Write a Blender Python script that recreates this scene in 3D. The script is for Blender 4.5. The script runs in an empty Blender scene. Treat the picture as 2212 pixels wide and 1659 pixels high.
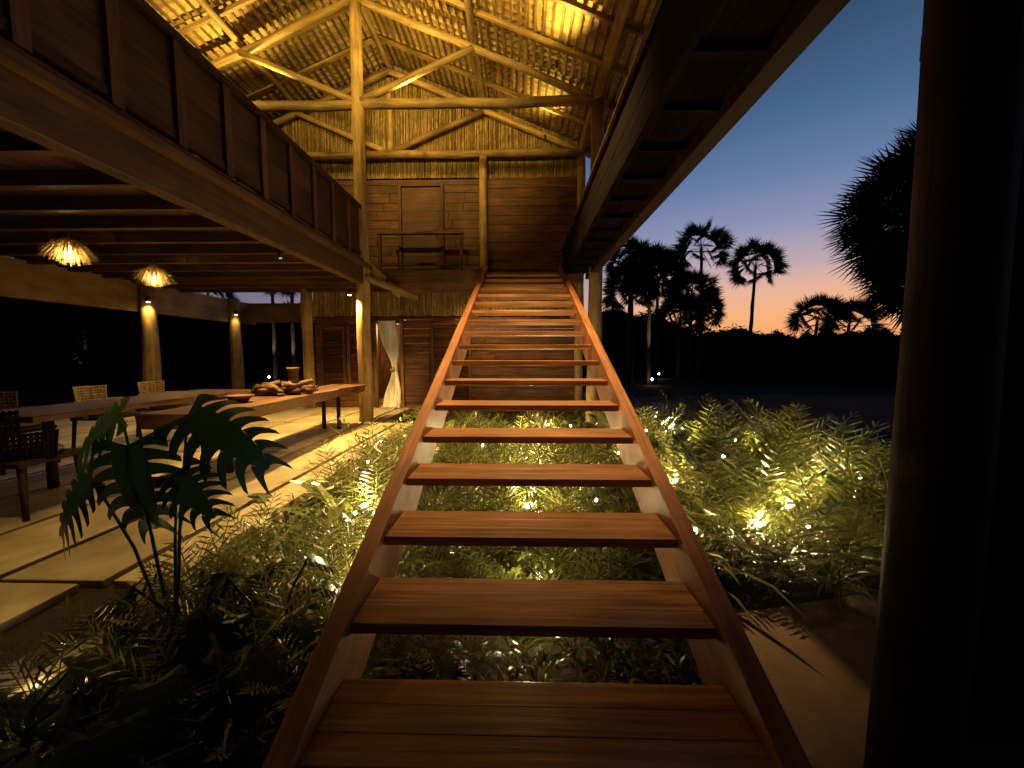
import bpy, math, random
from mathutils import Vector, Matrix, noise
R=random.Random(7)
scene=bpy.context.scene
COL=scene.collection
V=Vector
# ------------------------------------------------------------------ helpers
class MB:
    def __init__(s): s.v=[];s.f=[];s.g=[];s.c=[];s.sm=[]
    def box(s,c,size,rot=None,col=None):
        c=V(c);hx,hy,hz=[a/2 for a in size];o=len(s.v)
        ax=max(range(3),key=lambda i:size[i]);oth=[i for i in range(3) if i!=ax]
        sd=R.random()*50;k=R.random() if col is None else col
        for x in(-hx,hx):
            for y in(-hy,hy):
                for z in(-hz,hz):
                    p=V((x,y,z));q=(rot@p if rot else p)+c
                    s.v.append(q);s.g.append((p[ax]+sd,p[oth[0]]+sd*.7,p[oth[1]]));s.c.append(k)
        for f in((0,1,3,2),(4,6,7,5),(0,4,5,1),(2,3,7,6),(0,2,6,4),(1,5,7,3)):
            s.f.append([o+i for i in f]);s.sm.append(False)
    def log(s,p,q,r0,r1=None,n=10,seg=None,wob=.012,bend=.0,caps=True):
        p=V(p);q=V(q);r1=r0 if r1 is None else r1;d=q-p;L=d.length
        seg=seg or max(2,int(L/.35));z=d.normalized()
        x=z.orthogonal().normalized();y=z.cross(x);o=len(s.v);sd=R.random()*50;k=R.random()
        bd=(x*R.uniform(-1,1)+y*R.uniform(-1,1))*bend
        for i in range(seg+1):
            t=i/seg;c=p+d*t+bd*math.sin(math.pi*t)+(x*noise.noise(V((sd,t*L*.9,0)))+y*noise.noise(V((sd,0,t*L*.9))))*wob*2
            r=(r0+(r1-r0)*t)*(1+noise.noise(V((sd+9,t*L*1.7,3)))*wob*6)
            for j in range(n):
                a=2*math.pi*j/n
                s.v.append(c+(x*math.cos(a)+y*math.sin(a))*r);s.g.append((t*L+sd,math.sin(a)*r+sd*.7,math.cos(a)*r));s.c.append(k)
        for i in range(seg):
            for j in range(n):
                a=o+i*n+j;b=o+i*n+(j+1)%n
                s.f.append([a,b,b+n,a+n]);s.sm.append(True)
        if caps:
            s.f.append([o+j for j in range(n)][::-1]);s.sm.append(False)
            s.f.append([o+seg*n+j for j in range(n)]);s.sm.append(False)
    def poly(s,pts,col=None,smooth=False):
        o=len(s.v);k=R.random() if col is None else col
        for p in pts:
            s.v.append(V(p));s.g.append(tuple(p));s.c.append(k)
        s.f.append(list(range(o,o+len(pts))));s.sm.append(smooth)
    def ball(s,c,r,sc=(1,1,1),n=14,m=9,rough=0.0):
        c=V(c);o=len(s.v);sd=R.random()*50;k=R.random()
        for i in range(m+1):
            th=math.pi*i/m
            for j in range(n):
                a=2*math.pi*j/n;d=V((math.sin(th)*math.cos(a),math.sin(th)*math.sin(a),math.cos(th)))
                rr=r*(1+rough*noise.noise(d*2+V((sd,0,0))))
                s.v.append(c+V((d.x*sc[0],d.y*sc[1],d.z*sc[2]))*rr);s.g.append(tuple(d*r));s.c.append(k)
        for i in range(m):
            for j in range(n):
                a=o+i*n+j;b=o+i*n+(j+1)%n
                s.f.append([a,a+n,b+n,b]);s.sm.append(True)
    def lathe(s,prof,c=(0,0,0),n=20):
        c=V(c);o=len(s.v)
        for r,z in prof:
            for j in range(n):
                a=2*math.pi*j/n;p=V((r*math.cos(a),r*math.sin(a),z));s.v.append(c+p);s.g.append(tuple(p));s.c.append(.5)
        for i in range(len(prof)-1):
            for j in range(n):
                a=o+i*n+j;b=o+i*n+(j+1)%n
                s.f.append([a,b,b+n,a+n]);s.sm.append(True)
    def mesh(s,name,mat):
        m=bpy.data.meshes.new(name);m.from_pydata([tuple(v) for v in s.v],[],s.f)
        ga=m.attributes.new('gco','FLOAT_VECTOR','POINT');ga.data.foreach_set('vector',[c for g in s.g for c in g])
        ca=m.attributes.new('var','FLOAT','POINT');ca.data.foreach_set('value',s.c)
        m.polygons.foreach_set('use_smooth',s.sm)
        if mat:m.materials.append(mat)
        m.update();return m
    def obj(s,name,mat,parent=None,loc=None,**kw):
        if loc is not None:
            loc=V(loc);s.v=[v-loc for v in s.v]
        return mk(name,s.mesh(name,mat),parent,loc,**kw)
def mk(name,data,parent=None,loc=None,label=None,cat=None,group=None,kind=None):
    o=bpy.data.objects.new(name,data);COL.objects.link(o)
    if parent:
        o.parent=parent
        if loc is not None:
            o.location=V(loc)-V(parent.location)
        else: o.location=-V(parent.location)
    elif loc is not None:o.location=loc
    if label:o['label']=label
    if cat:o['category']=cat
    if group:o['group']=group
    if kind:o['kind']=kind
    return o
def empty(name,loc,label,cat,group=None):
    return mk(name,None,None,loc,label,cat,group)
def lamp(name,kind,loc,energy,color,parent=None,radius=.05,target=None,angle=90,blend=.6):
    l=bpy.data.lights.new(name,kind);l.energy=energy;l.color=color
    l.shadow_soft_size=radius
    if kind=='SPOT':l.spot_size=math.radians(angle);l.spot_blend=blend
    o=bpy.data.objects.new(name,l);COL.objects.link(o)
    if parent:o.parent=parent;o.location=V(loc)-V(parent.location)
    else:o.location=loc
    if target is not None:
        o.rotation_euler=(V(target)-V(loc)).to_track_quat('-Z','Y').to_euler()
    return o
# ------------------------------------------------------------------ materials
def newmat(name):
    m=bpy.data.materials.new(name);m.use_nodes=True;nt=m.node_tree
    return m,nt,nt.nodes['Principled BSDF']
def nd(nt,t,**kw):
    n=nt.nodes.new(t)
    for k,v in kw.items():
        if k in n.inputs:n.inputs[k].default_value=v
        else:setattr(n,k,v)
    return n
def mat(name,c1,c2,scale=(1.5,18,18),rough=.55,bump=.3,coord='gco',nscale=1.5,dist=.4,spec=.4):
    m,nt,b=newmat(name);L=nt.links.new
    at=nd(nt,'ShaderNodeAttribute',attribute_name='gco');src=at.outputs['Vector']
    mp=nd(nt,'ShaderNodeMapping');mp.inputs['Scale'].default_value=scale;L(src,mp.inputs[0])
    n1=nd(nt,'ShaderNodeTexNoise',Scale=nscale,Detail=5.0,Distortion=dist,Roughness=.62);L(mp.outputs[0],n1.inputs['Vector'])
    n2=nd(nt,'ShaderNodeTexNoise',Scale=2.3,Detail=2.0);L(src,n2.inputs['Vector'])
    va=nd(nt,'ShaderNodeAttribute',attribute_name='var')
    cr=nd(nt,'ShaderNodeValToRGB');cr.color_ramp.elements[0].position=.36;cr.color_ramp.elements[1].position=.64
    cr.color_ramp.elements[0].color=(*c2,1);cr.color_ramp.elements[1].color=(*c1,1);L(n1.outputs['Fac'],cr.inputs[0])
    mr=nd(nt,'ShaderNodeMapRange');mr.inputs['To Min'].default_value=.62;mr.inputs['To Max'].default_value=1.2;L(va.outputs['Fac'],mr.inputs['Value'])
    mr2=nd(nt,'ShaderNodeMapRange');mr2.inputs['From Min'].default_value=.3;mr2.inputs['From Max'].default_value=.7
    mr2.inputs['To Min'].default_value=.65;mr2.inputs['To Max'].default_value=1.15;L(n2.outputs['Fac'],mr2.inputs['Value'])
    mu=nd(nt,'ShaderNodeMath',operation='MULTIPLY');L(mr.outputs[0],mu.inputs[0]);L(mr2.outputs[0],mu.inputs[1])
    mx=nd(nt,'ShaderNodeVectorMath',operation='SCALE');L(cr.outputs[0],mx.inputs[0]);L(mu.outputs[0],mx.inputs['Scale'])
    L(mx.outputs[0],b.inputs['Base Color'])
    r=nd(nt,'ShaderNodeMapRange');r.inputs['To Min'].default_value=rough-.12;r.inputs['To Max'].default_value=rough+.18;L(n1.outputs['Fac'],r.inputs['Value']);L(r.outputs[0],b.inputs['Roughness'])
    b.inputs['Specular IOR Level'].default_value=spec
    bp=nd(nt,'ShaderNodeBump',Strength=bump,Distance=.012);L(n1.outputs['Fac'],bp.inputs['Height']);L(bp.outputs[0],b.inputs['Normal'])
    return m
def leafmat(name,c1,c2,rough=.38,trans=.2,spec=.5):
    m,nt,b=newmat(name);L=nt.links.new
    va=nd(nt,'ShaderNodeAttribute',attribute_name='var');oi=nd(nt,'ShaderNodeObjectInfo')
    ad=nd(nt,'ShaderNodeMath',operation='ADD');L(va.outputs['Fac'],ad.inputs[0]);L(oi.outputs['Random'],ad.inputs[1])
    hv=nd(nt,'ShaderNodeMath',operation='MULTIPLY');hv.inputs[1].default_value=.5;L(ad.outputs[0],hv.inputs[0])
    cr=nd(nt,'ShaderNodeValToRGB');cr.color_ramp.elements[0].color=(*c2,1);cr.color_ramp.elements[1].color=(*c1,1);L(hv.outputs[0],cr.inputs[0])
    cr.color_ramp.elements[0].position=.15;cr.color_ramp.elements[1].position=.85
    L(cr.outputs[0],b.inputs['Base Color']);b.inputs['Roughness'].default_value=rough;b.inputs['Specular IOR Level'].default_value=spec
    if trans>0:
        tr=nd(nt,'ShaderNodeBsdfTranslucent');L(cr.outputs[0],tr.inputs[0])
        ms=nd(nt,'ShaderNodeMixShader');ms.inputs[0].default_value=trans
        out=nt.nodes['Material Output'];L(b.outputs[0],ms.inputs[1]);L(tr.outputs[0],ms.inputs[2]);L(ms.outputs[0],out.inputs[0])
    return m
def emit(name,c,s):
    m,nt,b=newmat(name);b.inputs['Emission Color'].default_value=(*c,1);b.inputs['Emission Strength'].default_value=s
    b.inputs['Base Color'].default_value=(*c,1);return m
WARM=(1,.65,.2);WARM2=(1,.64,.24)
M_tread=mat('tread_wood',(.46,.215,.078),(.21,.085,.029),(1.0,30,30),.38,.35,spec=.6)
M_string=mat('stringer_wood',(.40,.165,.06),(.23,.085,.03),(1.0,22,22),.5,.3)
M_log=mat('log_wood',(.46,.31,.11),(.25,.15,.05),(1.2,14,14),.55,.5)
M_dark=mat('dark_beam_wood',(.05,.025,.012),(.022,.011,.006),(1.2,16,16),.7,.4,spec=.2)
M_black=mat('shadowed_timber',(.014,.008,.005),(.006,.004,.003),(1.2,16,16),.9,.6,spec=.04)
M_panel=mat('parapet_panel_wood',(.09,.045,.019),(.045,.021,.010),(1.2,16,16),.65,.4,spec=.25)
M_beam=mat('beam_wood',(.24,.12,.05),(.11,.05,.02),(1.2,16,16),.6,.4)
M_fascia=mat('smooth_fascia_board',(.40,.27,.13),(.28,.18,.085),(1,5,5),.6,.15)
M_edge=mat('edge_beam_wood',(.14,.068,.028),(.065,.03,.012),(1.2,16,16),.6,.4,spec=.3)
M_plank=mat('wall_plank_wood',(.18,.066,.023),(.055,.019,.007),(1.1,14,14),.6,.5)
M_bamboo=mat('bamboo_cane',(.46,.32,.12),(.22,.14,.05),(6,6,6),.5,.3)
M_tile=mat('clay_roof_tile',(.66,.48,.18),(.42,.28,.09),(3,3,3),.8,.6,nscale=4)
M_lath=mat('lath_wood',(.28,.17,.055),(.12,.07,.024),(1.2,14,14),.7,.4)
M_deck=mat('terrace_screed',(.64,.51,.29),(.44,.34,.18),(1,1,1),.42,.25,nscale=3)
M_straw=mat('straw',(.60,.44,.18),(.38,.25,.09),(3,3,3),.7,.2)
M_cane=mat('woven_cane',(.10,.055,.022),(.05,.027,.011),(3,3,3),.7,.2)
M_metal=mat('dark_metal',(.05,.045,.04),(.02,.02,.02),(3,3,3),.4,.1)
M_fabric=mat('cushion_fabric',(.4,.25,.12),(.22,.12,.05),(20,20,20),.85,.4)
M_cloth=mat('white_curtain_cloth',(.88,.85,.76),(.78,.74,.64),(2,2,2),.9,.1)
M_bark=mat('palm_bark',(.10,.075,.05),(.045,.032,.022),(14,3,3),.85,.8)
M_table=mat('slab_table_wood',(.22,.095,.035),(.08,.03,.011),(1,9,9),.4,.5,spec=.4)
M_leaf=leafmat('fern_leaf',(.24,.22,.055),(.06,.085,.018),.24,.25,.9)
M_leafy=leafmat('broad_leaf',(.24,.24,.065),(.07,.10,.022),.24,.28,.9)
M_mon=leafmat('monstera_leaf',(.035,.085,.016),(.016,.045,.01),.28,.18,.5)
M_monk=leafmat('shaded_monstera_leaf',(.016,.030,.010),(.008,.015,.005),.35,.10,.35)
M_far=leafmat('far_foliage',(.010,.011,.005),(.004,.005,.003),.8,0,.1)
M_palm=leafmat('palm_frond',(.013,.014,.007),(.006,.007,.004),.7,0,.15)
M_gc=leafmat('ground_cover_leaf',(.20,.18,.06),(.045,.052,.018),.24,0,.9)
M_bulb=emit('lamp_glow',(1,.72,.32),25)
M_dim=emit('recessed_lamp_glass',(1,.7,.3),.4)
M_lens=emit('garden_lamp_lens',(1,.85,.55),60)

def gmat(name,ca,cb,sc,rough=.95,bs=.6):
    m,nt,b=newmat(name);L=nt.links.new
    tc=nd(nt,'ShaderNodeTexCoord');n=nd(nt,'ShaderNodeTexNoise',Scale=sc,Detail=7.0,Roughness=.7);L(tc.outputs['Object'],n.inputs['Vector'])
    cr=nd(nt,'ShaderNodeValToRGB');cr.color_ramp.elements[0].color=(*ca,1);cr.color_ramp.elements[1].color=(*cb,1)
    cr.color_ramp.elements[0].position=.32;cr.color_ramp.elements[1].position=.7;L(n.outputs['Fac'],cr.inputs[0])
    L(cr.outputs[0],b.inputs['Base Color']);b.inputs['Roughness'].default_value=rough;b.inputs['Specular IOR Level'].default_value=.1
    n2=nd(nt,'ShaderNodeTexNoise',Scale=25.0,Detail=4.0);L(tc.outputs['Object'],n2.inputs['Vector'])
    bp=nd(nt,'ShaderNodeBump',Strength=bs,Distance=.02);L(n2.outputs['Fac'],bp.inputs['Height']);L(bp.outputs[0],b.inputs['Normal']);return m
M_sand=gmat('sand_path',(.15,.10,.072),(.23,.155,.112),2.0,bs=.35)
M_clear=gmat('dark_sand',(.15,.075,.045),(.26,.14,.085),1.2)
g=MB();g.poly([(-600,-600,0),(600,-600,0),(600,900,0),(-600,900,0)]);g.obj('ground',gmat('garden_soil',(.012,.007,.004),(.040,.027,.016),1.3),kind='structure')
def patch(name,pts,z,m):
    b=MB();b.poly([(x,y,z) for x,y in pts]);return b.obj(name,m,kind='structure')
def blobpts(cx,cy,rx,ry,n=48,sd=0):
    out=[]
    for i in range(n):
        a=2*math.pi*i/n;k=1+.12*noise.noise(V((math.cos(a)*1.5+sd,math.sin(a)*1.5,0)))
        out.append((cx+rx*k*math.cos(a),cy+ry*k*math.sin(a)))
    return out
patch('path',[(.86,-2.5),(6,-2.5),(7.5,1.2),(7.8,3.4),(4.2,2.75),(2.2,2.45),(1.1,2.2),(.86,2.0)],.004,M_sand)
patch('sand_clearing',blobpts(10.5,11.5,8,4.2,sd=5),.008,M_clear)

# ------------------------------------------------------------------ terrace
t=MB()
DX=-1.95
ys=[-2,2.0,4.9,7.1,9.6,12.2]
for i in range(len(ys)-1):
    near=ys[i+1]<2.1
    xs=[-9.4,-8.2,-7.1,-6.1,-5.2,-4.4,-3.65,-2.95,-2.4 if near else (DX-.35),DX if ys[i+1]<=7.2 else -2.62]
    if near: xs=xs[:-1]
    elif ys[i+1]>7.2: xs=xs[:-2]+[-2.62]
    for j in range(len(xs)-1):
        if xs[j+1]-xs[j]<.1:continue
        x0,x1=xs[j],xs[j+1];y0,y1=ys[i],ys[i+1]
        t.box(((x0+x1)/2,(y0+y1)/2,.15),(x1-x0-.06,y1-y0-.03,.30))
t.box((-2.2,0,.08),(.36,3.9,.16))
o=t.obj('terrace',M_deck,kind='structure')
bm=o.modifiers.new('b','BEVEL');bm.width=.006;bm.segments=2
t=MB();t.box((-5.75,5.1,.13),(7.2,14.0,.25));t.obj('terrace_base',M_dark,kind='structure')
t=MB();t.box((.05,-.4,.093),(2.6,2.7,.186));t.obj('entry_platform',M_deck,kind='structure')

# ------------------------------------------------------------------ staircase
SX=.045
stair=empty('staircase',(SX,1.0,0),'reddish hardwood open-riser staircase rising from the garden to the upper floor','staircase')
for n in range(0,18):
    y0=1.03+.38*n;z=.353+.164*n
    b=MB()
    for k in range(3):
        w=.31/3;b.box((SX,y0+w*(k+.5),z-.0225),(1.40,w-.0008,.045),col=.45+.25*R.random())
    o=b.obj('tread',M_tread,stair,(SX,y0+.155,z-.0225))
    bv=o.modifiers.new('b','BEVEL');bv.width=.003;bv.segments=2
sl=.164/.38
for s in(-1,1):
    b=MB();xa=SX+s*.702;xb=SX+s*.785
    def pr(y): return .353+.035+(y-1.03)*sl
    ya,yb=1.0,7.86
    prof=[(ya,pr(ya)),(yb,pr(yb)),(yb,pr(yb)-.38),(ya+.6,pr(ya+.6)-.38),(ya,.03)]
    for x in(xa,xb):
        for (y,z) in prof:
            b.v.append(V((x,y,z)));dd=V((0,y-ya,z-.38));b.g.append((dd.y*.92+dd.z*.4,dd.z*.92-dd.y*.4,x));b.c.append(.6)
    k=len(prof)
    b.f.append(list(range(k)) if s<0 else list(range(k))[::-1]);b.f.append(list(range(k,2*k))[::-1] if s<0 else list(range(k,2*k)))
    for i in range(k):
        j=(i+1)%k;q=[i,i+k,j+k,j];b.f.append(q if s<0 else q[::-1])
    b.sm=[False]*len(b.f)
    o=b.obj('stringer',M_string,stair,(xa,ya,0))
    bv=o.modifiers.new('b','BEVEL');bv.width=.005;bv.segments=2

# ------------------------------------------------------------------ lodge
RX=-2.95;HW=4.31;PS=.41
def zr(x): return 6.1+PS*(HW-abs(x-RX))
YN,YF=7.25,9.2
house=empty('timber_lodge',(RX,YF,0),'two-storey timber and bamboo lodge with a lit clay tile roof','building')
def part(mb,name,m,label=None,parent=None,bev=0):
    o=mb.obj(name,m,parent or house,V((0,0,0)),label=label)
    if bev:
        bv=o.modifiers.new('b','BEVEL');bv.width=bev;bv.segments=1
    return o
def logpart(name,p,q,r0,r1=None,m=None,**kw):
    b=MB();b.log(p,q,r0,r1,n=14,**kw)
    c=V(p);o=b.obj(name,m or M_log,house,c);return o
logpart('post',(RX,YN,.30),(RX,YN,7.75),.13,.10,bend=.015)
logpart('post',(1.36,YN,0),(1.36,YN,6.05),.135,.115,bend=.015)
logpart('post',(-.86,9.02,3.3),(-.86,9.02,6.0),.10,.09)
logpart('post',(1.36,9.1,0),(1.36,9.1,6.0),.10,.09)
logpart('post',(RX,9.02,6.0),(RX,9.02,7.7),.07,.06)
logpart('post',(-5.05,9.1,.3),(-5.05,9.1,3.1),.13,.12)
logpart('post',(-7.9,8.1,.3),(-7.9,8.1,3.1),.15,.14)
logpart('post',(-7.9,10.6,.3),(-7.9,10.6,3.1),.15,.14)
logpart('post',(-7.9,5.4,.3),(-7.9,5.4,3.1),.15,.14,m=M_beam)
logpart('post',(1.36,1.27,0),(1.36,1.27,3.05),.115,.11,m=M_dark)
for y in(YN,9.0):
    logpart('tie_beam',(RX-HW-.3,y,6.05),(RX+HW+.02,y,6.07),.085,.082,bend=.012)
    for s in(-1,1):
        logpart('truss_rafter',(RX+s*(HW+.2),y+.02,zr(RX+s*(HW+.2))),(RX,y+.02,zr(RX)),.066,.058,bend=.008)
        logpart('strut',(RX+s*.06,y-.02,6.12),(RX+s*2.1,y-.02,zr(RX+2.1)-.03),.06,.054,bend=.008)
for x in(RX-HW,RX-2.1,RX,RX+2.1,RX+HW):
    logpart('purlin',(x,0,zr(x)+.13),(x,9.5,zr(x)+.13),.055,.055,bend=.01,wob=.008)
logpart('wall_plate',(1.36,0,6.12),(1.36,9.3,6.12),.07,.07,wob=.008)
roof=mk('roof',None,house,(RX,YF,6.1))
def rpart(mb,name,m):
    o=mb.mesh(name,m);ob=bpy.data.objects.new(name,o);COL.objects.link(ob);ob.parent=roof;ob.location=-V((RX,YF,6.1));return ob
ext=HW+.9
for s in(-1,1):
    b=MB();ang=math.atan(PS)
    ny=520;y0,y1=-.6,9.75;tl=.36;nx=int(ext/math.cos(ang)/tl)+1
    us=[]
    for i in range(nx):
        us+= [(i*tl,0.0),(i*tl+tl*.5,.018),(i*tl+tl-.006,.04)]
    L0=ext/math.cos(ang);us=[u for u in us if u[0]<=L0]
    for ui,(u,off) in enumerate(us):
        for j in range(ny+1):
            y=y0+(y1-y0)*j/ny
            jit=noise.noise(V((int(u/tl)*3.1+s*9,int(y/.14)*1.7,0)))
            h=.036*abs(math.sin(math.pi*(y+.005*jit)/.14))+off*.5+.007*jit
            x=RX+s*(u*math.cos(ang));z=zr(RX)+.30-u*math.sin(ang)+h
            b.v.append(V((x,y,z)));b.g.append((x,y,z));b.c.append(.6+.5*jit)
    for i in range(len(us)-1):
        for j in range(ny):
            a=i*(ny+1)+j;b.f.append([a,a+1,a+ny+2,a+ny+1]);b.sm.append(True)
    rpart(b,'roof_tiles',M_tile)
    b=MB();rot=Matrix.Rotation(s*ang,3,'Y')
    u=.1
    while u<L0:
        x=RX+s*u*math.cos(ang);yy=-.5
        while yy<9.6:
            ln=R.uniform(2.2,3.4);ye=min(9.65,yy+ln)
            b.box((x+R.uniform(-.003,.003),(yy+ye)/2,zr(RX)-u*math.sin(ang)+.284+R.uniform(-.002,.002)),(.040,ye-yy,.022),rot=rot)
            yy=ye
        u+=.145
    rpart(b,'roof_battens',M_lath)
    y=.2
    while y<9.6:
        b=MB();b.box((RX+s*ext/2,y,zr(RX)-ext/2*PS+.222),(L0,.05,.07),rot=rot)
        rpart(b,'rafter',M_log);y+=.82
def bamboo(name,x0,x1,z0f,z1f,y):
    b=MB();x=x0
    while x<x1:
        r=R.uniform(.011,.017);z0=z0f(x) if callable(z0f) else z0f;z1=z1f(x) if callable(z1f) else z1f
        z0+=R.uniform(-.01,.01);z1+=R.uniform(-.02,.02);k=R.random()
        o=len(b.v);sd=R.random()*30;tilt=R.uniform(-.006,.006)
        for zz,t_ in((z0,0),(z1,tilt)):
            for a in(0,60,120,180,240,300):
                a=math.radians(a);b.v.append(V((x+t_+r*math.cos(a),y+r*math.sin(a),zz)));b.g.append((zz+sd,x+sd,a*.01));b.c.append(k)
        for j in range(6):
            b.f.append([o+j,o+(j+1)%6,o+6+(j+1)%6,o+6+j]);b.sm.append(True)
        x+=2*r+R.uniform(0,.010)
    return part(b,name,M_bamboo)
bamboo('bamboo_gable_wall',RX-HW,1.3,6.1,lambda x:zr(x)+.24,9.16)
bamboo('bamboo_screen',RX-HW,1.3,5.62,6.05,9.16)
bamboo('bamboo_screen',-4.95,1.3,2.48,3.06,9.16)
b=MB();b.box((RX,9.29,4.7),(2*HW,.06,2.84));b.poly([(RX-HW,9.26,6.1),(RX+HW,9.26,6.1),(RX+HW,9.26,zr(RX+HW)+.1),(RX,9.26,zr(RX)+.28),(RX-HW,9.26,zr(RX+HW)+.1)]);part(b,'wall_backing',M_dark)
b=MB();b.box((-1.8,9.29,2.8),(6.3,.06,.75));part(b,'wall_backing',M_dark)
def planks(name,x0,x1,z0,z1,y,h=.16,m=M_plank):
    b=MB();z=z0
    while z<z1-.02:
        hh=min(h*R.uniform(.85,1.15),z1-z);x=x0
        while x<x1-.02:
            l=min(R.uniform(1.2,2.6),x1-x)
            if x1-(x+l)<.3:l=x1-x
            b.box((x+l/2,y+R.uniform(-.006,.006),z+hh/2),(l-.006,.04,hh-.008),col=.3+.5*R.random());x+=l
        z+=hh
    return part(b,name,m,None,bev=.003)
planks('upper_wall',RX-HW,-.95,3.3,5.6,9.2,.2)
planks('upper_wall',-.78,1.28,3.3,5.6,9.12,.2)
planks('lower_wall',-4.92,-3.46,.3,2.46,9.2)
planks('lower_wall',-2.80,1.28,0.02,2.46,9.2,.18)
b=MB();b.box((-3.13,9.2,2.38),(.66,.06,.16));part(b,'door_lintel',M_plank)
for x in(-3.45,-2.82):
    b=MB();b.box((x,9.16,1.36),(.07,.10,2.1));part(b,'door_jamb',M_beam,bev=.004)
b=MB();b.box((-3.1,11.2,1.5),(2.4,.06,2.5));b.box((-4.1,10.2,1.5),(.05,2.0,2.5));b.box((-2.1,10.2,1.5),(.05,2.0,2.5));b.box((-3.1,10.2,2.6),(2.2,2.0,.05));part(b,'bedroom_wall',M_plank)
def sub(parent,org):
    def f(mb,n,m):
        me=mb.mesh(n,m);ob=bpy.data.objects.new(n,me);COL.objects.link(ob);ob.parent=parent;ob.location=-V(org);return ob
    return f
def shutter(x0,x1,z0,z1,y):
    sh=mk('shutter',None,house,(x0,y,z0));sp=sub(sh,(x0,y,z0))
    f=MB()
    for x in(x0,x1):f.box((x,y,(z0+z1)/2),(.07,.06,z1-z0+.07))
    for z in(z0,z1):f.box(((x0+x1)/2,y,z),(x1-x0-.075,.055,.07))
    sp(f,'frame',M_plank)
    f=MB();z=z0+.08
    rot=Matrix.Rotation(math.radians(35),3,'X')
    while z<z1-.05:
        f.box(((x0+x1)/2,y,z),(x1-x0-.08,.05,.012),rot=rot);z+=.055
    sp(f,'slats',M_plank)
shutter(-4.75,-4.2,.75,2.2,9.15);shutter(-4.1,-3.6,.75,2.2,9.15)
shutter(-2.1,-1.2,.45,2.3,9.15)
def door(x0,x1,z0,z1,y,leafm):
    d=mk('door',None,house,(x0,y,z0));sp=sub(d,(x0,y,z0))
    f=MB();w=x1-x0
    for k in range(4):f.box(((x0+x1)/2,y,z0+(z1-z0)*(k+.5)/4),(w,.035,(z1-z0)/4-.008),col=.05+.1*k)
    sp(f,'door_leaf',leafm)
    f=MB()
    for x in(x0-.04,x1+.04):f.box((x,y-.02,(z0+z1)/2),(.07,.08,z1-z0+.1),col=.1)
    f.box(((x0+x1)/2,y-.02,z1+.05),(w+.01,.07,.07),col=.1);sp(f,'door_frame',M_plank)
    f=MB();f.log((x1-.1,y-.07,z0+.95),(x1-.1,y-.07,z0+1.15),.012,n=8,wob=0);sp(f,'door_handle',M_metal)
door(-2.75,-1.85,3.32,5.4,9.13,M_plank)
b=MB();x=-8.4
while x<-2.9-.05:
    b.box((x+.1,3.6,3.2),(.19,11.2,.06));x+=.2
part(b,'upper_floor',M_edge)
b=MB();y=7.9
while y<9.15:
    b.box((-.8,y+.07,3.27),(4.25,.132,.05));y+=.14
part(b,'landing_floor',M_plank)
b=MB();b.box((-.80,7.87,3.13),(4.1,.07,.27));part(b,'landing_fascia',M_beam,bev=.006)
b=MB();b.box((-.80,9.08,3.12),(4.1,.08,.2));part(b,'floor_beam',M_beam,bev=.006)
logpart('brace',(-2.9,7.35,3.28),(-2.45,7.9,2.78),.07,.065)
logpart('brace',(RX+.05,7.2,3.0),(-2.1,7.86,2.72),.07,.065)
y=-1.6
while y<9.1:
    b=MB();b.box((-5.6,y,3.10),(5.2,.08,.13));part(b,'joist',M_edge);y+=.56
b=MB();b.box((-2.97,2.7,3.04),(.14,9.3,.33));part(b,'edge_beam',M_edge,bev=.01)
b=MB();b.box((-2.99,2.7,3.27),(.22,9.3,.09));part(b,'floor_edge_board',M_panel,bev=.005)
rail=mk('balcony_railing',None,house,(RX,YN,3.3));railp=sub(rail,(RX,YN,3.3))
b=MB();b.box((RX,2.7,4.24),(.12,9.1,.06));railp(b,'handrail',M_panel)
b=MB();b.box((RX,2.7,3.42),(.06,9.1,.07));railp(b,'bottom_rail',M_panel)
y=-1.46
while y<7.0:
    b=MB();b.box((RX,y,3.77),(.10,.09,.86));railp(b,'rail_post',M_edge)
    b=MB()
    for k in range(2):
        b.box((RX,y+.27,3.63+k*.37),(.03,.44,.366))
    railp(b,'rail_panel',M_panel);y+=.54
lr=mk('landing_railing',None,house,(-2.3,8.5,3.3));lrp=sub(lr,(-2.3,8.5,3.3))
b=MB();b.box((-2.2,8.6,4.22),(1.9,.12,.055));lrp(b,'handrail',M_beam)
b=MB();b.box((-2.2,8.6,3.55),(1.7,.05,.05));lrp(b,'lower_rail',M_plank)
for x in(-3.1,-1.3):
    b=MB();b.box((x,8.6,3.74),(.07,.07,.88));lrp(b,'rail_post',M_plank)
b=MB();b.box((-8.05,4.6,2.78),(.10,14,.62));part(b,'outer_fascia',M_fascia,bev=.01)
b=MB();b.box((-6.4,11.3,2.8),(3.2,.1,.55));part(b,'outer_fascia',M_fascia)
b=MB();x=.86
while x<1.4:
    b.box((x+.065,3.1,3.33),(.128,9.4,.05));x+=.134
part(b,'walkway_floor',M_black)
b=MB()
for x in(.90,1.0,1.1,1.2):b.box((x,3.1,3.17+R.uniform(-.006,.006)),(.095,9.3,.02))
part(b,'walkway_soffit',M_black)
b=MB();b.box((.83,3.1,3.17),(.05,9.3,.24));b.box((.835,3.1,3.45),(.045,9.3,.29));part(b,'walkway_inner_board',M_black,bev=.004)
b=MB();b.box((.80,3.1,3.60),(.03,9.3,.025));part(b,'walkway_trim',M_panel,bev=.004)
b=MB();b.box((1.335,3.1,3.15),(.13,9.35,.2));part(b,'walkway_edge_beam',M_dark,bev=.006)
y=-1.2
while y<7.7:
    b=MB();b.box((1.06,y,3.135),(.40,.06,.045));part(b,'walkway_joist',M_black);y+=.48
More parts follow.
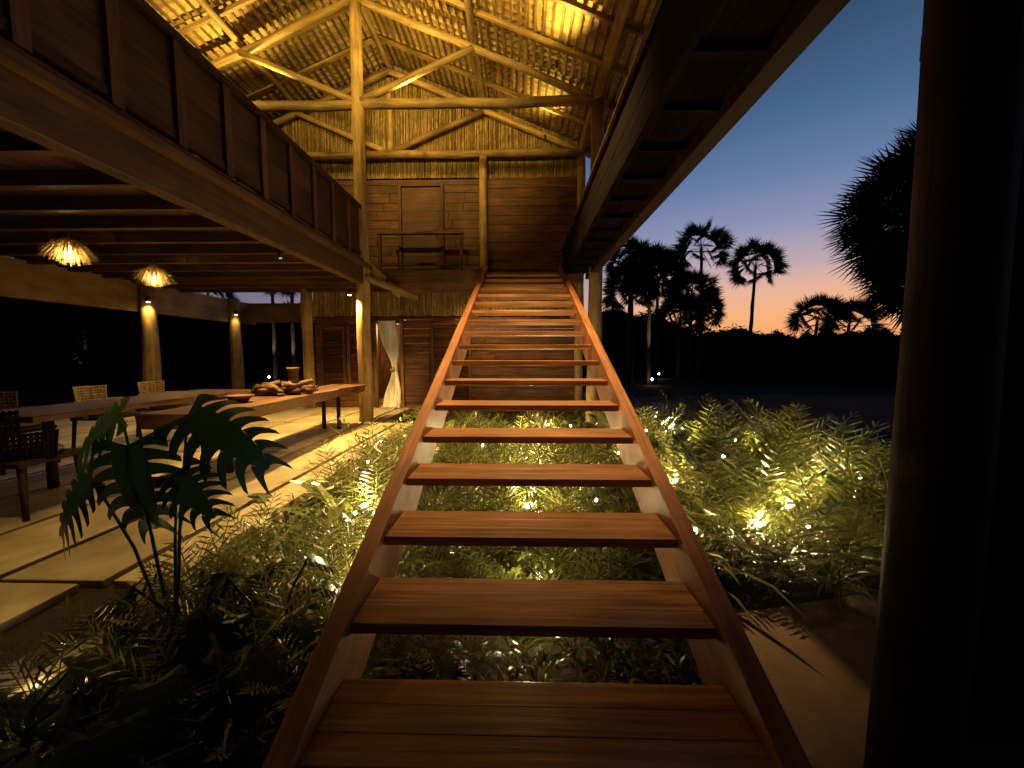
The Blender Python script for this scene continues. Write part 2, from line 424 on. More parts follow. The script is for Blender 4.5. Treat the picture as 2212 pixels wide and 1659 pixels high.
scr=empty('added_dark_screen',(2.5,1.5,0),'dark board screen added to fill the black area beside the round post','fence')  # invented screen that fills the darkness beyond the near post
b=MB();x=1.56
while x<3.6:
    b.box((x,1.5,1.6),(.145,.04,3.2));x+=.15
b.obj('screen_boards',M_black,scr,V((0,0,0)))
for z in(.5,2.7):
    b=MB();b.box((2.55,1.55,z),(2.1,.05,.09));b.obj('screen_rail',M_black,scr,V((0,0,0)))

# ------------------------------------------------------------------ curtain
cur=MB();nu,nv=60,30
for i in range(nv+1):
    t=i/nv
    z=2.36-2.04*t
    w=.42-.30*math.exp(-((t-.55)/.22)**2);cx=-3.16+.16*math.exp(-((t-.55)/.35)**2)+ .05*t
    for j in range(nu+1):
        u=j/nu;a=u*2*math.pi*8
        amp=.026+.012*math.exp(-((t-.55)/.2)**2)
        cur.v.append(V((cx+(u-.5)*w+.012*noise.noise(V((u*3,t*3,0))),9.04+amp*math.sin(a+t*1.5+2*noise.noise(V((u*2,t*2,4))))+.01*math.sin(3*a),z)));cur.g.append((u,t,0));cur.c.append(.8)
for i in range(nv):
    for j in range(nu):
        a=i*(nu+1)+j;cur.f.append([a,a+1,a+nu+2,a+nu+1]);cur.sm.append(True)
co=empty('curtain',(-3.1,9.04,.3),'white tied-back cotton curtain in the open doorway','curtain')
cur.obj('curtain_cloth',M_cloth,co,V((0,0,0)))
b=MB();b.log((-3.05,8.99,1.20),(-2.95,8.99,1.25),.035,n=8,wob=0);b.obj('tieback',M_straw,co,V((0,0,0)))
b=MB();b.log((-3.44,9.04,2.38),(-2.83,9.04,2.38),.014,n=8,wob=0);b.obj('curtain_rod',M_metal,co,V((0,0,0)))

# ------------------------------------------------------------------ furniture
tab=empty('dining_table',(-3.2,5.4,.3),'long live-edge hardwood slab table on the terrace','table')
b=MB();n=30;zt=1.02
L_=[];Rr=[]
for i in range(n+1):
    t=i/n;y=3.4+3.65*t
    L_.append((-3.52+.08*noise.noise(V((t*5,1,0)))-.04*math.sin(t*6),y));Rr.append((-2.84+.08*noise.noise(V((t*7,7,0)))+.04*math.sin(t*5+1),y))
TH=.14
for i in range(n):
    for (za,fl) in((zt,0),(zt-TH,1)):
        q=[(L_[i][0],L_[i][1],za),(Rr[i][0],Rr[i][1],za),(Rr[i+1][0],Rr[i+1][1],za),(L_[i+1][0],L_[i+1][1],za)]
        if fl:q=[(x+(.06 if k in(0,3) else -.06),y,z) for k,(x,y,z) in enumerate(q)][::-1]
        o=len(b.v)
        for x,y,z in q:b.v.append(V((x,y,z)));b.g.append((y,x,z));b.c.append(.6)
        b.f.append([o,o+1,o+2,o+3]);b.sm.append(False)
    for side,sg in((L_,-1),(Rr,1)):
        o=len(b.v)
        for k in(i,i+1):
            x,y=side[k];b.v.append(V((x,y,zt)));b.v.append(V((x-sg*.06,y,zt-TH)))
            b.g+= [(y,x,zt),(y,x,zt-TH)];b.c+=[.4,.4]
        q=[o,o+1,o+3,o+2];b.f.append(q if sg<0 else q[::-1]);b.sm.append(False)
for k in(0,n):
    b.poly([(L_[k][0],L_[k][1],zt),(Rr[k][0],Rr[k][1],zt),(Rr[k][0]-.06,Rr[k][1],zt-TH),(L_[k][0]+.06,L_[k][1],zt-TH)],.5)
b.obj('table_top',M_table,tab,V((0,0,0)))
for x in(-3.38,-3.12):
    for y in(4.0,6.5):
        b=MB();b.log((x,y,.3),(x,y,zt-TH+.002),.035,.03,n=10,wob=.005);b.obj('table_leg',M_dark,tab,V((0,0,0)))
tb2=empty('dining_table',(-4.9,4.2,.3),'long pale slab table with woven chairs on the terrace','table')
b=MB()
for k in range(5):b.box((-5.1+.17*k,4.7,.98),(.168,2.8,.06))
o=b.obj('table_top',M_table,tb2,V((0,0,0)));bv=o.modifiers.new('b','BEVEL');bv.width=.006
for x in(-5.05,-4.45):
    for y in(3.5,5.9):
        b=MB();b.log((x,y,.3),(x,y,.95),.04,n=10,wob=0);b.obj('table_leg',M_dark,tb2,V((0,0,0)))
def chair(x,y,rot,label='woven cane armchair with wooden legs beside a slab table',cane=None):
    e=empty('dining_chair',(0,0,0),label,'chair','dining chairs around the slab tables')
    cp=sub(e,(0,0,0))
    for sx in(-1,1):
        for sy in(-1,1):
            b=MB();b.log((sx*.24,sy*.22,0),(sx*.21,sy*.2,.44),.018,.022,n=8,wob=0);cp(b,'leg',M_dark)
    b=MB();b.box((0,0,.43),(.5,.48,.05));o=cp(b,'seat',M_dark);bv=o.modifiers.new('b','BEVEL');bv.width=.015
    b=MB();b.ball((0,0,.49),.24,(1,.95,.22),n=18);cp(b,'cushion',M_fabric)
    b=MB()
    for k in range(30):
        a=math.radians(180+180*k/29) ;px,py=.27*math.cos(a),.26*math.sin(a)
        h=.84 if 6<k<23 else .66
        b.log((px*.92,py*.92,.43),(px*1.05,py*1.05,h),.011,n=6,wob=0)
    zz=.47
    while zz<.85:
        last=None
        for k in range(30):
            if zz>.67 and not 6<k<23: continue
            a=math.radians(180+180*k/29);f=.92+.13*(zz-.43)/.41
            p=V((.27*f*math.cos(a),.26*f*math.sin(a),zz))
            if last is not None:b.log(last,p,.013,n=5,seg=1,wob=0,caps=False)
            last=p
        zz+=.035
    cp(b,'backrest',cane or M_cane)
    e.location=(x,y,.3);e.rotation_euler=(0,0,rot);return e
chair(-4.0,2.95,0.1,cane=M_black);chair(-4.85,2.9,-.1,cane=M_black)
pl='pale woven armchair beside a slab table'
chair(-5.65,4.1,-1.6,pl,M_cane);chair(-5.65,5.1,-1.5,pl,M_straw);chair(-5.7,6.0,-1.6,pl,M_straw)
sc=empty('driftwood_sculpture',(-3.2,5.2,1.02),'carved driftwood centrepiece lying on the slab table','sculpture')
b=MB();ox=.28
b.ball((-3.62+ox,5.0,1.10),.11,(1.7,.8,.75),rough=.8,n=20,m=14);b.ball((-3.42+ox,5.15,1.11),.10,(1.5,.9,.9),rough=.9,n=20,m=14);b.ball((-3.26+ox,5.3,1.09),.08,(1.6,.9,.7),rough=.9,n=20,m=14)
b.log((-3.75+ox,4.95,1.08),(-3.5+ox,5.1,1.18),.05,.035,n=10,wob=.03);b.log((-3.5+ox,5.1,1.13),(-3.2+ox,5.35,1.19),.04,.03,n=10,wob=.03)
b.obj('driftwood',M_edge,sc,V((0,0,0)))
b=MB();b.lathe([(.0,0),(.06,0),(.075,.05),(.06,.14),(.07,.2),(.085,.25),(.07,.25),(.05,.2),(0,.19)],(-3.4+ox,5.22,1.14));b.obj('wooden_vase',M_edge,sc,V((0,0,0)))
bo=MB();bo.lathe([(0,0),(.07,0),(.12,.05),(.15,.08),(.14,.08),(.09,.03),(0,.02)],(0,0,0));bw=bo.obj('bowl',M_table,None,None,label='shallow turned wooden bowl on the slab table',cat='bowl');bw.location=(-3.2,4.3,1.022)

# ------------------------------------------------------------------ lamps
def addc(e,mb,n,m):
    me=mb.mesh(n,m);o=bpy.data.objects.new(n,me);COL.objects.link(o);o.parent=e;return o
def pendant(x,y,z):
    e=empty('pendant_lamp',(x,y,z),'shaggy straw pendant lamp glowing under the ceiling joists','lamp','straw pendant lamps')
    b=MB()
    for k in range(420):
        a=R.uniform(0,6.283);s=R.uniform(.01,.05);sp=R.uniform(.05,.28);l=.10+.13*(1-sp/.3)+R.uniform(-.03,.06)
        p=V((s*math.cos(a),s*math.sin(a),R.uniform(.0,.05)));q=V((sp*math.cos(a),sp*math.sin(a),-.02-l))
        mid=(p+q)/2+V((0,0,.035));w=V((-math.sin(a),math.cos(a),0))*.0022
        b.poly([p-w,p+w,mid+w,mid-w]);b.poly([mid-w,mid+w,q+w*.5,q-w*.5])
    addc(e,b,'straw_shade',M_straw)
    b=MB();b.ball((0,0,-.07),.028);addc(e,b,'bulb',M_bulb)
    b=MB();b.log((0,0,.02),(0,0,3.04-z),.006,n=6,wob=0);addc(e,b,'cord',M_metal)
    lamp('lamp_light','POINT',(x,y,z-.12),22,(1,.72,.3),e,.04)
pendant(-5.4,4.6,2.90);pendant(-5.38,5.65,2.83)
def sconce(x,y,z,px,py,power):
    e=empty('wall_lamp',(x,y,z),'small metal downlight fixed to a round timber post','lamp','post downlights')
    b=MB();b.log((0,0,-.06),(0,0,.06),.035,n=14,wob=0);b.log((0,0,0),(px-x,py-y,0),.012,n=8,wob=0)
    addc(e,b,'lamp_housing',M_metal)
    b=MB();b.log((0,0,-.066),(0,0,-.06),.03,n=14,wob=0);addc(e,b,'lamp_glass',M_bulb)
    lamp('lamp_light','SPOT',(x,y,z-.09),power,WARM,e,.03,target=(x,y,0),angle=130,blend=.7)
sconce(-7.72,7.93,2.72,-7.9,8.1,60);sconce(-8.08,7.93,2.72,-7.9,8.1,25);sconce(-7.72,10.4,2.72,-7.9,10.6,18)
sconce(-3.14,7.1,2.72,RX,YN,560)
def clight(x,y,z,tgt,power,angle=120,col=WARM,nm='roof_spotlight',size=.04,blend=.8):
    e=empty(nm,(x,y,z),'small unseen metal spotlight placed on a lodge timber','lamp','timber spotlights')
    d=(V(tgt)-V((x,y,z))).normalized()
    b=MB();b.log(-d*.04,d*.04,.025,n=14,wob=0);b.box((0,0,-.04 if d.z>0 else .05),(.03,.04,.05));addc(e,b,'lamp_housing',M_metal)
    b=MB();b.log(d*.041,d*.045,.02,n=14,wob=0);addc(e,b,'lamp_glass',M_dim)
    lamp('lamp_light','SPOT',V((x,y,z))+d*.08,power,col,e,size,target=tgt,angle=angle,blend=blend)
GOLD=(1,.66,.15)
clight(.55,6.35,6.08,(.4,6.0,6.75),115,150,GOLD)
clight(.5,8.4,6.1,(.3,8.1,6.75),70,150,GOLD)
clight(-2.0,7.42,6.2,(-2.2,6.3,7.8),110,160,GOLD)
clight(-4.6,7.42,6.2,(-4.9,6.2,7.4),180,160,GOLD)
clight(-2.3,7.5,6.2,(-2.2,9.1,6.9),55,160,GOLD)
clight(-1.6,3.3,6.6,(-1.8,8.6,6.7),900,62,GOLD,size=.08)  # unseen front fill added to warm the post, truss and back wall
clight(-5.4,3.6,6.4,(-4.4,7.2,6.9),560,100,GOLD,size=.08)
clight(-1.0,4.2,5.9,(-1.2,5.6,7.6),230,130,GOLD,size=.08)
clight(-.1,3.4,6.6,(.05,4.35,1.9),3300,64,WARM2,'stair_spotlight',.06,1.0)
clight(-.8,7.75,2.9,(-.5,9.1,1.0),120,130,WARM,'wall_spotlight')
clight(-3.1,5.0,2.84,(-2.4,4.9,.3),760,95,WARM,'terrace_fill_spot')  # these terrace downlights are unseen additions that brighten the floor and doorway
clight(-3.15,2.3,2.84,(-2.5,2.4,.3),110,85,WARM,'terrace_fill_spot')
clight(-6.2,6.8,3.0,(-6.2,6.8,.3),80,130,WARM,'terrace_fill_spot')
clight(-2.6,7.6,3.0,(-3.1,9.04,1.3),90,60,(1,.78,.45),'terrace_fill_spot')
rl=lamp('room_light','POINT',(-3.1,10.0,2.2),80,WARM,None,.1)
rl.parent=house;rl.location=V((-3.1,10.0,2.2))-V(house.location)
GL=[(1.5,3.7,80),(2.2,5.2,95),(-1.3,3.1,34),(-1.1,2.45,12),(1.3,4.9,75),(.05,2.2,16),(3.0,4.9,95),(.0,5.6,70),(.5,6.9,45),(1.75,2.8,40),(2.6,3.5,75),(-1.4,5.2,36),(.1,4.2,55),(.05,3.1,38),(3.2,3.9,60),(2.2,3.15,40),(3.5,3.3,38),(-2.05,1.5,5)]  # some added to brighten the bed; the last hidden behind the monstera leaves
for x,y,p in GL:
    e=empty('garden_lamp_or_glint',(x,y,0),'small metal spike spotlight glowing among the plants','lamp','garden spike lamps')
    hh=.30 if p>17 else .08
    b=MB();b.log((0,0,0),(0,0,hh-.06),.008,n=6,wob=0);addc(e,b,'spike',M_metal)
    b=MB();b.log((0,0,hh-.08),(0,0,hh),.03,.034,n=12,wob=0);addc(e,b,'lamp_housing',M_metal)
    b=MB();b.ball((0,0,hh+.01),.024,(1,1,.6));addc(e,b,'lamp_glass',M_lens)
    lamp('lamp_light','POINT',(x,y,hh+.07),p,(1,.77,.36),e,.03)
for (x,y,h) in [(1.3,3.2,.5),(1.9,3.6,.6),(2.4,4.3,.6),(2.9,3.3,.5),(3.3,4.4,.6),(1.5,4.6,.65),(1.2,2.6,.35),(2.0,2.65,.35),(1.05,4.1,.5),(-1.2,2.7,.4),(-1.5,3.7,.5),(-1.0,3.9,.45),(-1.7,4.6,.5),(-.3,2.0,.12),(.5,2.1,.15),(.2,2.6,.3),(-.4,2.7,.3),(.6,3.0,.4),(-.4,4.0,.6),(.6,4.6,.7)]:  # glowing balls added to stand in for glossy highlights on the leaves
    e=empty('garden_lamp_or_glint',(x,y,0),'tiny glowing ball on a thin stake, added as a gloss highlight among the leaves','lamp','garden spike lamps')
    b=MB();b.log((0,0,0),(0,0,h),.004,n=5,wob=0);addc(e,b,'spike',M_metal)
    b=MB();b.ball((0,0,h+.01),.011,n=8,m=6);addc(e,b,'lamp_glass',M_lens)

# ------------------------------------------------------------------ plants
def frond_plant(seed,nf,L,up,pw,pl,np_=16,droop=.5):
    r=random.Random(seed);b=MB()
    for i in range(nf):
        az=6.283*i/nf+r.uniform(-.3,.3);ln=L*r.uniform(.7,1.1);e=up*r.uniform(.8,1.1)
        d=V((math.cos(az),math.sin(az),0));sidev=V((-d.y,d.x,0));pts=[];k=r.uniform(.2,1)
        for s in range(np_+1):
            t=s/np_;pts.append(d*(ln*math.cos(e)*t+ln*.15*t*t)+V((0,0,ln*math.sin(e)*t-droop*ln*t**2.4)))
        for s in range(np_):
            w=sidev*.004;b.poly([pts[s]-w,pts[s]+w,pts[s+1]+w,pts[s+1]-w],k*.6)
            if s<2:continue
            t=s/np_;l=pl*(math.sin(math.pi*min(1,(.1+t*.9)))**.6+.15)*r.uniform(.85,1.1)
            fw=(pts[s+1]-pts[s]).normalized()
            for sd in(-1,1):
                tip=pts[s]+sidev*sd*l+fw*l*.8-V((0,0,l*r.uniform(-.05,.25)));m1=(pts[s]+tip)/2
                pn=fw*pw
                b.poly([pts[s],m1-pn*.5+V((0,0,.008)),tip,m1+pn*.5-V((0,0,.004))],k*r.uniform(.6,1))
    return b
def blade_plant(seed,nb,L,W,pet=.3,seg=7):
    r=random.Random(seed);b=MB()
    for i in range(nb):
        az=r.uniform(0,6.283);ln=L*r.uniform(.6,1.1);e=r.uniform(.75,1.4);w0=W*r.uniform(.7,1.1)
        d=V((math.cos(az),math.sin(az),0));sv=V((-d.y,d.x,0));k=r.random()
        def P(t):return d*(ln*math.cos(e)*t+ln*.25*t*t)+V((0,0,ln*math.sin(e)*t-ln*.45*t**3))
        pr=None
        for s in range(seg+1):
            t=s/seg;p=P(t)
            w=.006 if t<pet else w0*math.sin(math.pi*min(1,((t-pet)/(1-pet))*.93+.07))**.7
            if s==seg:w=.001
            a,c,e2=p-sv*w+V((0,0,w*.35)),p,p+sv*w+V((0,0,w*.35))
            if pr:
                b.poly([pr[0],pr[1],c,a],k,True);b.poly([pr[1],pr[2],e2,c],k,True)
            pr=(a,c,e2)
    return b
PL=[('fern_plant','feathery green fern growing in the garden bed','fern',[frond_plant(s,13,.75,1.2,.020,.12,16,.3).mesh('fern_plant',M_leaf) for s in(1,2,3)]),
    ('cycad_plant','upright plant with stiff paired leaflets in the garden bed','plant',[frond_plant(s,9,1.0,1.38,.034,.16,12,.15).mesh('cycad_plant',M_leaf) for s in(11,12,13)]),
    ('broadleaf_plant','broad-leaved tropical plant in the garden bed','plant',[blade_plant(s,15,.95,.045).mesh('broadleaf_plant',M_leafy) for s in(21,22,23)]),
    ('spiky_plant','spiky strap-leaved plant in the garden bed','plant',[blade_plant(s,38,.8,.018,.02,5).mesh('spiky_plant',M_leaf) for s in(31,32)])]
placed=[]
def inbed(x,y):
    if x<-1.9 and y<7.3:return False
    if x<-2.5:return False
    if x>min(4.4,6.9-.55*y):return False
    if x>.8 and y<2.32+.12*(x-1):return False
    if x>1.1*y+.5:return False
    return y>1.35
def hl(x,y):
    if -.85<x<.95:
        return max(.1,.43*(y-1.0)-.02)*.9
    return 2
cnt=0;tries=0
while cnt<480 and tries<20000:
    tries+=1
    y=1.35+7.4*R.random()**1.3;x=R.uniform(-2.4,4.4)
    if not inbed(x,y):continue
    md=.12+.026*y
    if any((x-a)**2+(y-c)**2<md*md for a,c in placed):continue
    if any((x-a)**2+(y-c)**2<.2**2 for a,c,_ in GL):continue
    placed.append((x,y));cnt+=1
    sc_=R.uniform(.6,1.05)
    if x>.95:sc_*=1.0+.2*min(1,max(0,(y-2.3)/.8))
    if y>6:sc_*=.85
    w=R.random()
    if y>6.8 and x<1.3:k=3 if w<.7 else 0
    elif x>2.3:k=0 if w<.2 else(1 if w<.55 else(2 if w<.92 else 3))
    else:k=0 if w<.32 else(1 if w<.72 else(2 if w<.88 else 3))
    if y<2.9 and x>.8 and k==2:k=0
    sc_=min(sc_,hl(x,y)/.8)
    if x<-.85 and y<3:sc_=min(sc_,.6)
    nm,lb,ct,ms=PL[k]
    o=mk(nm,R.choice(ms),None,(x,y,0),lb,ct,'garden bed plants')
    o.scale=(sc_*R.uniform(.9,1.1),)*3;o.rotation_euler=(R.uniform(-.1,.1),R.uniform(-.1,.1),R.uniform(0,6.28))
b=MB();k=0
while k<22000:
    y=1.3+7.6*R.random()**1.5;x=R.uniform(-2.4,4.4)
    if not inbed(x,y):continue
    k+=1
    z=R.random()**1.3*min(.34,hl(x,y)*.85)*(.6+.8*abs(noise.noise(V((x*1.5,y*1.5,0)))*2));s=R.uniform(.02,.05)
    a=R.uniform(0,6.28);e=R.uniform(-.3,1.2);d=V((math.cos(a)*math.cos(e),math.sin(a)*math.cos(e),math.sin(e)));sv=V((-math.sin(a),math.cos(a),0))*s*.25
    p=V((x,y,z));b.poly([p,p+d*s*.5+sv,p+d*s*1.3,p+d*s*.5-sv])
b.obj('ground_cover',M_gc,kind='stuff',label='low leafy ground cover between the plants',cat='ground cover')
# monstera
def mon_leaf(b,base,tipdir,normal,size):
    u=V(tipdir).normalized();n=V(normal);n=(n-u*n.dot(u)).normalized();v=u.cross(n)
    base=V(base);bend=R.uniform(-.12,.12)
    def W(t):
        t=max(0,min(1,t));return .47*math.sin(math.pi*(.16+.84*t)**.85)**.6
    def P(t,s):
        s2=s+bend*t*t
        return base+(u*t+v*s2+n*(-.55*s*s-.32*t*t+.11*abs(s)))*size
    k=R.random();N=7
    for sd in(-1,1):
        for i in range(N):
            t0=-.12+i/N*1.06;t1=t0+1.06/N
            cf=.36 if i>0 else .7
            c0=cf*W(t0+.05) if i else .28;c1=.36*W(t1+.05) if i<N-1 else 0.02
            b.poly([P(max(t0,0),0),P(max(min(t1,1),0),0),P(min(t1,1),sd*c1),P(t0,sd*c0)],k,True)
            w1=max(.10,W((t0+t1)/2+.03));g=.010
            f0=t0+g;f1=t1-g;lead=.08+.19*max(0,(t0+t1)/2)
            S=6;last=None
            for q in range(S+1):
                r=q/S
                lat=(c0*(1-r)+w1*r);lat1=(c1*(1-r)+w1*r)
                nar=1-.32*math.sin(math.pi*min(1,r*1.1)*.5)-.6*max(0,r-.75)**1.2*2
                cmid=(f0+f1)/2+lead*r*r;hw=(f1-f0)/2*max(.1,nar)
                cur_=(P(cmid-hw,sd*lat),P(cmid+hw,sd*lat1))
                if last:b.poly([last[0],last[1],cur_[1],cur_[0]],k,True)
                last=cur_
def petiole(b,p,q,r=.008):
    p=V(p);q=V(q);mid=(p+q)/2+V((0,0,.12))
    b.log(p,mid,r,r*.9,n=6,wob=0,seg=2,caps=False);b.log(mid,q,r*.9,r*.7,n=6,wob=0,seg=2,caps=False)
def monstera(base,leaves,label='large dark split-leaf monstera beside the terrace',m=None):
    e=empty('monstera_plant',base,label,'plant','monstera plants by the terrace')
    st=MB();lf=MB()
    for (p,td,nn,s) in leaves:
        petiole(st,base,p);mon_leaf(lf,p,td,nn,s)
    lf.obj('leaves',m or M_mon,e,V((0,0,0)));st.obj('stems',m or M_mon,e,V((0,0,0)))
monstera((-1.78,1.85,.0),[
 ((-1.64,1.85,1.26),(.75,.1,-.42),(.15,-.6,.8),.46),
 ((-1.80,1.70,1.14),(.12,-.05,-1),(.1,-1,.35),.46),
 ((-1.98,1.85,1.26),(-.6,-.1,-.35),(.1,-.7,.7),.36),
 ((-1.62,1.75,1.0),(.5,-.2,-.6),(0,-.8,.6),.28),
 ((-2.0,1.72,.98),(-.5,-.2,-.6),(-.1,-.8,.6),.34)])
def rndmon(base,n,h,spread,s):
    L_=[]
    for i in range(n):
        a=R.uniform(0,6.28);rr=spread*R.uniform(.4,1);hh=h*R.uniform(.5,1.1)
        L_.append(((base[0]+rr*math.cos(a),base[1]+rr*math.sin(a),base[2]+hh),(math.cos(a),math.sin(a),-.5),(.2*math.cos(a),.2*math.sin(a)-.3,1),s*R.uniform(.7,1.1)))
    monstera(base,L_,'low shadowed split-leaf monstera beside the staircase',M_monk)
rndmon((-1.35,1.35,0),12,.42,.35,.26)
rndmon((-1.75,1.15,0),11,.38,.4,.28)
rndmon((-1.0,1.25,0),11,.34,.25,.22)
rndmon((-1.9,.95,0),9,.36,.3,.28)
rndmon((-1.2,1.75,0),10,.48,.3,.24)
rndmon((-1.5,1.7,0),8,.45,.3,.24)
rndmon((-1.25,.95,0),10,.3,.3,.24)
for (x,y,rz) in((3.3,3.6,0),(3.0,3.05,2),(1.9,4.2,1)):
    b=blade_plant(int(x*100),8,1.1,.13,.35,9);o=b.obj('elephant_ear_plant',M_leafy,None,None,label='tall plant with large rounded leaves in the garden bed',cat='plant',group='garden bed plants');o.location=(x,y,0)

# ------------------------------------------------------------------ palms
def fan_palm(x,y,h,cr,seed,trunk_r=.11,nleaf=30,lean=0,label='tall fan palm silhouetted against the dusk sky',low=-.6,thin=.042):
    r=random.Random(seed)
    e=empty('palm_tree',(x,y,0),label,'tree','fan palms around the clearing')
    tb=MB();tb.log((x,y,0),(x+lean,y,h),trunk_r*1.15,trunk_r*.75,n=10,wob=.02,bend=.1);tb.obj('trunk',M_bark,e,V((0,0,0)))
    b=MB();c=V((x+lean,y,h))
    for i in range(nleaf):
        # spread directions evenly over the crown sphere
        zf=math.sin(low)+(1-math.sin(low))*(i+.5)/nleaf
        el=math.asin(max(-1,min(1,zf)));az=i*2.39996+r.uniform(-.3,.3)
        d=V((math.cos(az)*math.cos(el),math.sin(az)*math.cos(el),math.sin(el)))
        pl=cr*r.uniform(.48,.62);hub=c+d*pl
        sv=d.cross(V((0,0,1)));sv=sv.normalized() if sv.length>.01 else V((1,0,0));up=sv.cross(d)
        w=sv*.015;b.poly([c-w,c+w,hub+w,hub-w])
        tw=r.uniform(-1.2,1.2);sv2=sv*math.cos(tw)+up*math.sin(tw)
        n=24;fr=cr*r.uniform(.36,.46)
        for k in range(n):
            a=math.radians(-100+200*k/(n-1))+r.uniform(-.03,.03);bd=d*math.cos(a)+sv2*math.sin(a);l=fr*(1-.15*abs(a)/2)*r.uniform(.85,1.08)
            pw=(d*-math.sin(a)+sv2*math.cos(a))*l*thin
            m_=hub+bd*l*.5;tip=hub+bd*l-V((0,0,l*r.uniform(.0,.12)))
            b.poly([hub,m_+pw,tip,m_-pw],r.random())
    b.obj('crown',M_palm,e,V((0,0,0)))
    return e
fan_palm(11.3,25,8.2,2.1,1,nleaf=40);fan_palm(14.4,25,7.1,2.0,2,lean=.3,nleaf=36)
fan_palm(6.9,21,5.7,2.1,3,nleaf=60);fan_palm(8.3,24,6.0,2.1,9,nleaf=54);fan_palm(5.6,20,4.8,1.8,10,nleaf=54)
fan_palm(18.7,25,3.7,2.1,4,nleaf=38,low=-.2);fan_palm(9.9,23,5.0,1.9,5,nleaf=54);fan_palm(21.5,26,3.6,2.1,14,nleaf=38,low=-.2);fan_palm(6.3,23,6.9,1.7,31,nleaf=40)
fan_palm(8.9,22,3.6,1.8,33,nleaf=54);fan_palm(11.9,26,4.4,1.7,34,nleaf=48)
bl='broad dark fan palm with drooping fronds'
fan_palm(12.9,12.5,6.0,3.0,6,nleaf=130,label=bl,thin=.032,low=-1.1);fan_palm(12.3,11.6,4.2,2.4,7,nleaf=100,label=bl,thin=.032,low=-1.1)
fan_palm(14.2,12.8,7.6,2.6,8,nleaf=100,label=bl,thin=.032,low=-1.1);fan_palm(14.2,11.4,2.6,2.3,41,nleaf=90,label=bl,thin=.032)
lp='distant palm trunk lit from its base'
fan_palm(-13.0,22,6.5,1.9,21,label=lp);fan_palm(-14.5,22.5,6.0,1.9,22,label=lp);fan_palm(-23.5,20.5,4.2,1.8,23,label=lp);fan_palm(-19.5,24,5.2,1.8,24,label=lp)
def treeline(a0,a1,n,name,lab,hf,seed):
    r=random.Random(seed);b=MB()
    m=400;rows=[(0,.0),(.5,.65),(.85,.95),(1.0,1.3),(.8,1.8)]
    o=len(b.v)
    for i in range(m+1):
        a=math.radians(a0+(a1-a0)*i/m);D=30+2.5*noise.noise(V((a*6,seed,0)));H=hf(a)*.95
        for f,dd in rows:
            rr=D+dd*1.6;b.v.append(V((rr*math.sin(a),rr*math.cos(a),H*f)));b.g.append((0,0,0));b.c.append(0)
    for i in range(m):
        for j in range(len(rows)-1):
            q=o+i*5+j;b.f.append([q,q+5,q+6,q+1]);b.sm.append(False)
    for i in range(n):
        a=math.radians(r.uniform(a0,a1));D=30+2.5*noise.noise(V((a*6,seed,0)));H=hf(a)
        t=r.random()**.5;z=H*t*r.uniform(.9,1.0);rr=D-.3+1.8*t*t+r.uniform(-.6,.6)
        s=r.uniform(.10,.30);p=V((rr*math.sin(a),rr*math.cos(a),z))
        d=V((r.uniform(-1,1),r.uniform(-1,1),r.uniform(-.4,1))).normalized();sv=d.orthogonal().normalized()*s*.25
        b.poly([p,p+d*s*.5+sv,p+d*s*1.4,p+d*s*.5-sv])
    b.obj(name,M_far,kind='stuff',label=lab,cat='trees')
def hf(a):
    base=3.2
    if a<-.1:base+=1.9*min(1,(-.1-a)*3)
    base+=2.2*math.exp(-((a-.27)/.11)**4)
    return base+.7*noise.noise(V((a*5,1,0)))+.6*noise.noise(V((a*19,3,0)))+.5*noise.noise(V((a*60,3,0)))
treeline(-82,84,34000,'tree_line','dark mass of trees bordering the clearing',hf,3)
for x,y,p in((-13.0,21.4,60),(-14.5,21.9,60),(-23.4,19.9,40),(-19.3,23.4,40),(6.9,20.4,70),(9.4,26.5,8),(19,27,8)):
    e=empty('garden_lamp_or_glint',(x,y,0),'small metal spike spotlight at the foot of a palm','lamp','garden spike lamps')
    b=MB();b.log((0,0,0),(0,0,.25),.02,n=6,wob=0);addc(e,b,'spike',M_metal)
    b=MB();b.ball((0,0,.32),.05);addc(e,b,'lamp_glass',M_lens)
    lamp('lamp_light','SPOT',(x,y-.05,.5),p*10,(1,.8,.45),e,.06,target=(x,y+.45,4),angle=32,blend=.6)

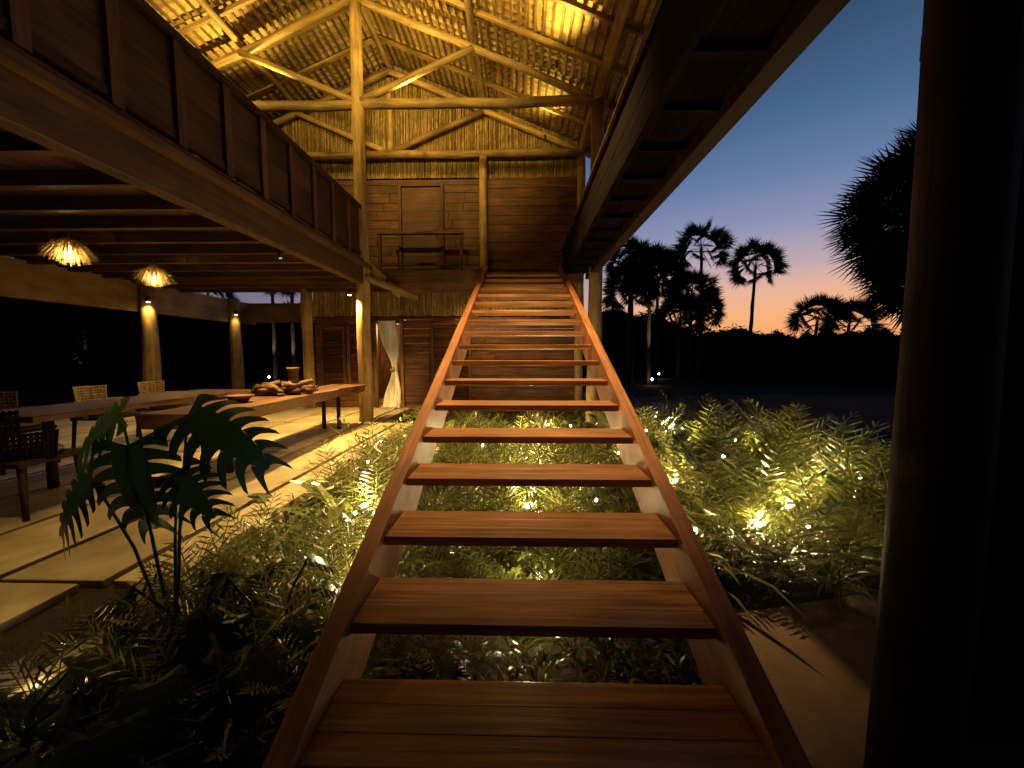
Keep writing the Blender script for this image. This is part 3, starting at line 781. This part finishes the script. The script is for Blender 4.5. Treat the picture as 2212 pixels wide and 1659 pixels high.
# ------------------------------------------------------------------ world
w=bpy.data.worlds.new('World');scene.world=w;w.use_nodes=True;nt=w.node_tree;L=nt.links.new
bg=nt.nodes['Background'];tc=nd(nt,'ShaderNodeTexCoord');sp=nd(nt,'ShaderNodeSeparateXYZ');L(tc.outputs['Generated'],sp.inputs[0])
def ramp(st):
    c=nd(nt,'ShaderNodeValToRGB');cr=c.color_ramp
    while len(cr.elements)<len(st):cr.elements.new(.5)
    for e,(p,col) in zip(cr.elements,st):e.position=p;e.color=(*col,1)
    L(sp.outputs['Z'],c.inputs[0]);return c
r1=ramp([(0,(.95,.34,.10)),(.085,(.95,.45,.20)),(.14,(.80,.46,.33)),(.19,(.54,.40,.44)),(.26,(.30,.31,.47)),(.35,(.15,.22,.40)),(.44,(.080,.15,.29)),(.58,(.030,.074,.145)),(.74,(.003,.009,.02)),(1,(.001,.003,.01))])
r2=ramp([(0,(.36,.25,.27)),(.085,(.33,.25,.33)),(.14,(.29,.25,.38)),(.19,(.25,.25,.41)),(.26,(.19,.23,.41)),(.35,(.12,.19,.36)),(.44,(.068,.135,.265)),(.58,(.026,.066,.13)),(.74,(.003,.009,.02)),(1,(.001,.003,.01))])
dt=nd(nt,'ShaderNodeVectorMath',operation='DOT_PRODUCT');L(tc.outputs['Generated'],dt.inputs[0]);a=math.atan2(500,834);dt.inputs[1].default_value=(math.sin(a),math.cos(a),0)
mr=nd(nt,'ShaderNodeMapRange',interpolation_type='SMOOTHSTEP');mr.inputs['From Min'].default_value=.84;mr.inputs['From Max'].default_value=.99;L(dt.outputs['Value'],mr.inputs['Value'])
mx=nd(nt,'ShaderNodeMix',data_type='RGBA');L(mr.outputs[0],mx.inputs[0]);L(r2.outputs[0],mx.inputs[6]);L(r1.outputs[0],mx.inputs[7]);L(mx.outputs[2],bg.inputs[0])
ms=nd(nt,'ShaderNodeMapRange');ms.inputs['From Min'].default_value=-.2;ms.inputs['From Max'].default_value=.75;ms.inputs['To Min'].default_value=.04;ms.inputs['To Max'].default_value=1.0;L(dt.outputs['Value'],ms.inputs['Value']);L(ms.outputs[0],bg.inputs[1])

# ------------------------------------------------------------------ camera
cam=bpy.data.cameras.new('camera');co_=bpy.data.objects.new('camera',cam);COL.objects.link(co_)
cam.sensor_width=36;cam.lens=834/2212*36;cam.clip_start=.05;cam.clip_end=2000
co_.location=(0,0,1.55);co_.rotation_euler=(math.radians(90-4.2),0,math.radians(1.3));scene.camera=co_
scene.view_settings.view_transform='Standard';scene.view_settings.look='None';scene.view_settings.exposure=0
